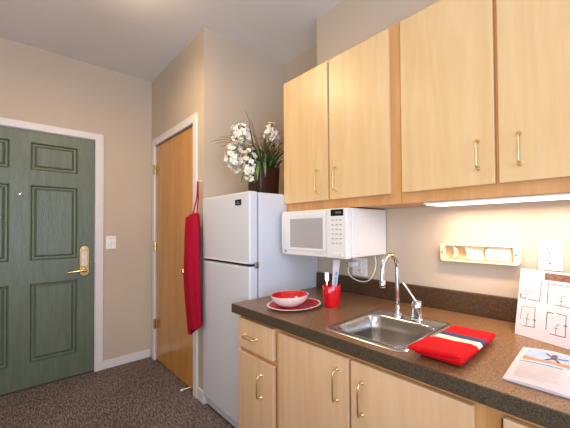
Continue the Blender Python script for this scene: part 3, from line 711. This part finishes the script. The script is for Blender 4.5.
def crescent(cx, w0, w1, flip):
    b = MB(); zc = (z0+z1)/2+.001; hz = .029; A_ = []; B_ = []
    for k in range(17):
        a = -PI/2+PI*k/16; A_.append((cx+flip*w0*math.cos(a), zc+hz*math.sin(a))); B_.append((cx+flip*w1*math.cos(a)+flip*.012, zc+hz*math.sin(a)))
    t = bmesh.new(); r4 = [[t.verts.new((p[0], y_, p[1])) for p in S_] for S_, y_ in ((A_, YK-.005), (A_, YK-.024), (B_, YK-.024), (B_, YK-.005))]
    for P_, Q_ in zip(r4, r4[1:]):
        for k in range(16): t.faces.new((P_[k], P_[k+1], Q_[k+1], Q_[k]))
    bmesh.ops.recalc_face_normals(t, faces=t.faces[:]); b.join(t, 0, False); return obj('curved_rib', b, 'cream', rk)
crescent(-.617, .016, .018, 1)
b = MB(); zc = (z0+z1)/2+.001
A_ = [(-.565+.022*math.cos(-PI/2+PI*k/16), zc+.029*math.sin(-PI/2+PI*k/16)) for k in range(17)]; B_ = [(-.4505-.024*math.cos(-PI/2+PI*k/16), zc+.029*math.sin(-PI/2+PI*k/16)) for k in range(17)]
t = bmesh.new(); r4 = [[t.verts.new((p[0], y_, p[1])) for p in S_] for S_, y_ in ((A_, YK-.005), (A_, YK-.024), (B_, YK-.024), (B_, YK-.005))]
for P_, Q_ in zip(r4, r4[1:]):
    for k in range(16): t.faces.new((P_[k], P_[k+1], Q_[k+1], Q_[k]))
bmesh.ops.recalc_face_normals(t, faces=t.faces[:]); b.join(t, 0, False)
for v in b.b.verts:
    if v.co.y < YK-.02 and v.co.x > -.52: v.co.y = YK-.012
obj('centre_web', b, 'cream', rk)
for x in (x0+.012, x1-.014): obj('screw', MB().lathe([(.0035, 0), (.0035, .001)], (x, yb_, (z0+z1)/2), 12, axis='y'), 'hole', rk)

# light switch --------------------------------------------------------
ls = thing('light_switch', (XF, -1.04, 1.125), 'white toggle light switch on the wall right of the green door', 'switch')
obj('cover_plate', MB().box(XF+.0005, XF+.006, -1.077, -1.003, 1.067, 1.183, .002), 'white', ls)
obj('toggle', MB().box(XF+.005, XF+.016, -1.046, -1.034, 1.113, 1.137, .002), 'mw', ls)
for z in (1.09, 1.16): obj('screw', MB().lathe([(.003, 0), (.003, .001)], (XF+.006, -1.04, z), 10, axis='x'), 'grey', ls)

# ---------------------------------------------------------------- apron hanging at the closet door
ap = MB(); N_, K_ = 40, 26; t = bmesh.new(); G = []
for k in range(K_+1):
    s = k/K_; z = 1.333-s*(1.333-.555); ring = []
    hw = .072+.012*math.sin(s*3.0)+.01*min(1, s*6); hd_ = .026+.012*math.sin(s*2.6+.4)
    cx = -2.240+.036*s; cy = -.782-.010*math.sin(s*3.2)
    for i in range(N_):
        a = 2*PI*i/N_; fold = 1+.24*math.sin(5*a+1.6*s)+.16*math.sin(9*a-3.5*s+1)+.08*math.sin(14*a+5*s)
        x = cx+hw*math.cos(a)*(1+.03*math.sin(5*a)); y = cy+hd_*math.sin(a)*fold
        zz = z+(0 if k not in (K_, 0) else 0)+(.02*math.cos(a-.6)-.035*(math.cos(a) < -.2))*s**6 + (.018*math.cos(a))*(1-s)**6
        ring.append(t.verts.new((x, min(y, YC-.02), zz)))
    G.append(ring)
for A_, B_ in zip(G, G[1:]):
    for i in range(N_): t.faces.new((A_[i], A_[(i+1) % N_], B_[(i+1) % N_], B_[i]))
t.faces.new(G[0]); t.faces.new(G[-1][::-1]); bmesh.ops.recalc_face_normals(t, faces=t.faces[:]); ap.join(t, 0, True)
apt = thing('apron', (-2.28, -.77, .47), 'crimson red apron hanging by its strap between the closet door and refrigerator', 'apron')
obj('cloth', ap, 'apron', apt, sharp=80)
b = MB(); b.tube([(-2.215, -.767, 1.33), (-2.238, -.745, 1.46), (-2.262, -.738, 1.585)], .005, 8, sx=.5); b.tube([(-2.25, -.78, 1.33), (-2.256, -.748, 1.46), (-2.266, -.738, 1.585)], .005, 8, sx=.5)
obj('strap', b, 'apron', apt)
b = MB(); b.lathe([(.006, 0), (.006, .002), (.003, .004), (.003, .012)], (-2.264, YC-.0005, 1.588), 14, axis='y'); b.tube([(-2.264, YC-.012, 1.588), (-2.264, YC-.034, 1.584), (-2.264, YC-.036, 1.590)], .0022, 8)
tag(obj('wall_hook', b, 'white', origin=(-2.264, YC, 1.588)), 'small white wall hook holding the apron strap', 'hook')

# ---------------------------------------------------------------- flowers on the refrigerator
random.seed(11)
VX, VY, VZ = -1.79, -.495, FZ
fl = thing('flower_arrangement', (VX, VY, VZ), 'white silk flowers and long green leaves in a dark vase on top of the refrigerator', 'flowers')
b = MB(); s0, s1, hh = .072, .080, .185
loft(b, [[(VX+x, VY+y, VZ+z) for x, y in rrect(-s, s, -s, s, .012, 3)] for s, z in ((s0, 0.001), (s0+.002, .005), (s1, hh), (s1, hh+.006), (s1-.01, hh+.006), (s1-.012, hh-.02))])
obj('vase', b, 'vase', fl)
def clampv(b):
    for v in b.b.verts:
        v.co.x = max(XC+.02, min(v.co.x, -1.60)); v.co.y = min(v.co.y, -.02); v.co.z = max(v.co.z, FZ+.012)
def petal(b, c, d, side, L, Wd, mi=0):
    nrm = d.cross(side).normalized(); p = []
    for t_, w_, h_ in ((0, .2, 0), (.35, .85, .10), (.7, .9, .12), (1., .15, -.10)):
        ctr = c+d*L*t_+nrm*L*h_; p.append((ctr-side*Wd*w_, ctr+side*Wd*w_))
    vs = [(b.b.verts.new(a), b.b.verts.new(c_)) for a, c_ in p]
    for A_, B_ in zip(vs, vs[1:]):
        f = b.b.faces.new((A_[0], A_[1], B_[1], B_[0])); f.smooth = True; f.material_index = mi
def bloom(b, c, d, R):
    d = d.normalized(); a = d.orthogonal().normalized(); e = d.cross(a); op = random.uniform(.25, .9)
    for k in range(6):
        an = 2*PI*k/6+random.uniform(-.25, .25); o = a*math.cos(an)+e*math.sin(an)
        petal(b, c, (o+d*op).normalized(), d.cross(o).normalized(), R*random.uniform(.85, 1.15), R*.34)
    b.tube([c-d*R*.9, c], [R*.06, R*.14], 5, mi=1, caps=False)
    b.tube([c, c+d*R*.5], [R*.05, R*.08], 5, mi=2, caps=True)
heads = [((-1.80, -.648, 1.835), .056, .066, 34), ((-1.80, -.705, 1.69), .038, .085, 26), ((-1.74, -.632, 1.645), .030, .110, 30), ((-1.80, -.425, 1.885), .045, .075, 26)]
for c, rx, rz, n in heads:
    b = MB(); c = Vector(c)
    for k in range(n):
        zt = 1-2*(k+.5)/n; a = k*2.399+random.uniform(-.3, .3); rr_ = math.sqrt(max(0, 1-zt*zt)); d = Vector((rr_*math.cos(a), rr_*math.sin(a), zt)); q = random.uniform(.65, 1.15)
        bloom(b, c+Vector((d.x*rx*q, d.y*rx*q, d.z*rz*q)), d+Vector((.2, -.2, .1)), random.uniform(.018, .032))
    clampv(b); obj('flower_head', b, ['petal', 'leaf', 'yellow'], fl, label='cluster of white blossoms')
    b = MB(); st = Vector((VX+(c.x-VX)*.2, VY+(c.y-VY)*.2, VZ+hh-.02)); md = (st+c)/2+Vector((0, 0, .09 if c.z < 1.8 else .02))
    b.tube(catmull([st, md, c+Vector((0, 0, rz*.5))], 6), .003, 6); obj('stem', b, 'leaf', fl)
def strap(b, base, out, L, droop, w, mi=0, rise=.6, reach=.62):
    P_ = []; d = Vector((out[0], out[1], 0)).normalized(); n = 9; side = Vector((-d.y, d.x, 0))
    for i in range(n+1):
        t_ = i/n; P_.append(Vector(base)+d*L*reach*t_+Vector((0, 0, L*(rise*t_-droop*t_*t_))))
    vs = []
    for i, p in enumerate(P_):
        t_ = i/n; ww = w*math.sin(PI*min(1, .12+.88*t_))**.6 if t_ < 1 else w*.05
        vs.append((b.b.verts.new(p-side*ww), b.b.verts.new(p-Vector((0, 0, ww*.25))), b.b.verts.new(p+side*ww)))
    for A_, B_ in zip(vs, vs[1:]):
        for q in (0, 1):
            f = b.b.faces.new((A_[q], A_[q+1], B_[q+1], B_[q])); f.material_index = mi; f.smooth = True
b = MB()
for k in range(22):                                     # upright blades
    a = random.uniform(0, 2*PI); L = random.uniform(.20, .32)
    strap(b, (VX+.05*math.cos(a), VY+.05*math.sin(a), VZ+hh-.02), (math.cos(a), math.sin(a)), L, random.uniform(.3, .8), random.uniform(.006, .010), 0, random.uniform(.9, 1.25), random.uniform(.2, .5))
for a, L, dr_ in ((-.75, .22, 1.5), (-1.05, .24, 1.55), (-1.35, .26, 1.6), (-.45, .20, 1.4), (-1.9, .24, 1.5), (-1.6, .2, 1.1), (-.9, .17, 1.7)):
    strap(b, (VX+.05*math.cos(a), VY+.07*math.sin(a), VZ+hh), (math.cos(a), math.sin(a)), L, dr_, .012, 0, 1.0, .5)
clampv(b); obj('long_leaves', b, 'leaf', fl)
b = MB()
for k in range(120):
    a = random.uniform(0, 2*PI); L = random.uniform(.10, .28)
    strap(b, (VX+random.uniform(-.06, .05), VY+random.uniform(-.05, .07), VZ+hh-.02), (math.cos(a), math.sin(a)), L, random.uniform(.2, .9), random.uniform(.004, .009), 0, random.uniform(.8, 1.4), random.uniform(.4, .9))
clampv(b); obj('dark_foliage', b, 'leafd', fl)
b = MB(); top = Vector((VX, VY, VZ+hh))
for k in range(60):
    a = random.uniform(-PI*.95, PI*.25) if k % 3 else random.uniform(0, 2*PI); L = random.uniform(.20, .34); d = Vector((math.cos(a), math.sin(a), 0)); q = random.uniform(.6, 1.25)
    if k < 3: L = (.36, .32, .30)[k]; q = (.35, .5, .3)[k]; d = Vector((-.3, -1, 0)).normalized()
    P_ = [top+d*L*q*t_*.95+Vector((random.uniform(-.002, .002), 0, L*(1.35*t_-(.85*q)*t_*t_))) for t_ in [i/11 for i in range(12)]]
    b.tube(P_, [.0018]*11+[.0008], 5)
clampv(b); obj('twigs', b, 'twig', fl, label='thin curling brown twigs')

# ---------------------------------------------------------------- ceiling lamp by the entry
lp = thing('ceiling_lamp', (-1.95, -1.36, HC), 'round flush ceiling lamp with frosted dome', 'lamp')
obj('lamp_base', MB().lathe([(.012, -.10), (.012, -.015), (.06, -.012), (.065, 0)], (-1.95, -1.36, HC-.0005), 32), 'brass', lp)
obj('lamp_shade', MB().lathe([(.0, -.17), (.06, -.166), (.11, -.145), (.13, -.115), (.12, -.10), (.01, -.095)], (-1.95, -1.36, HC), 40), 'dome', lp)
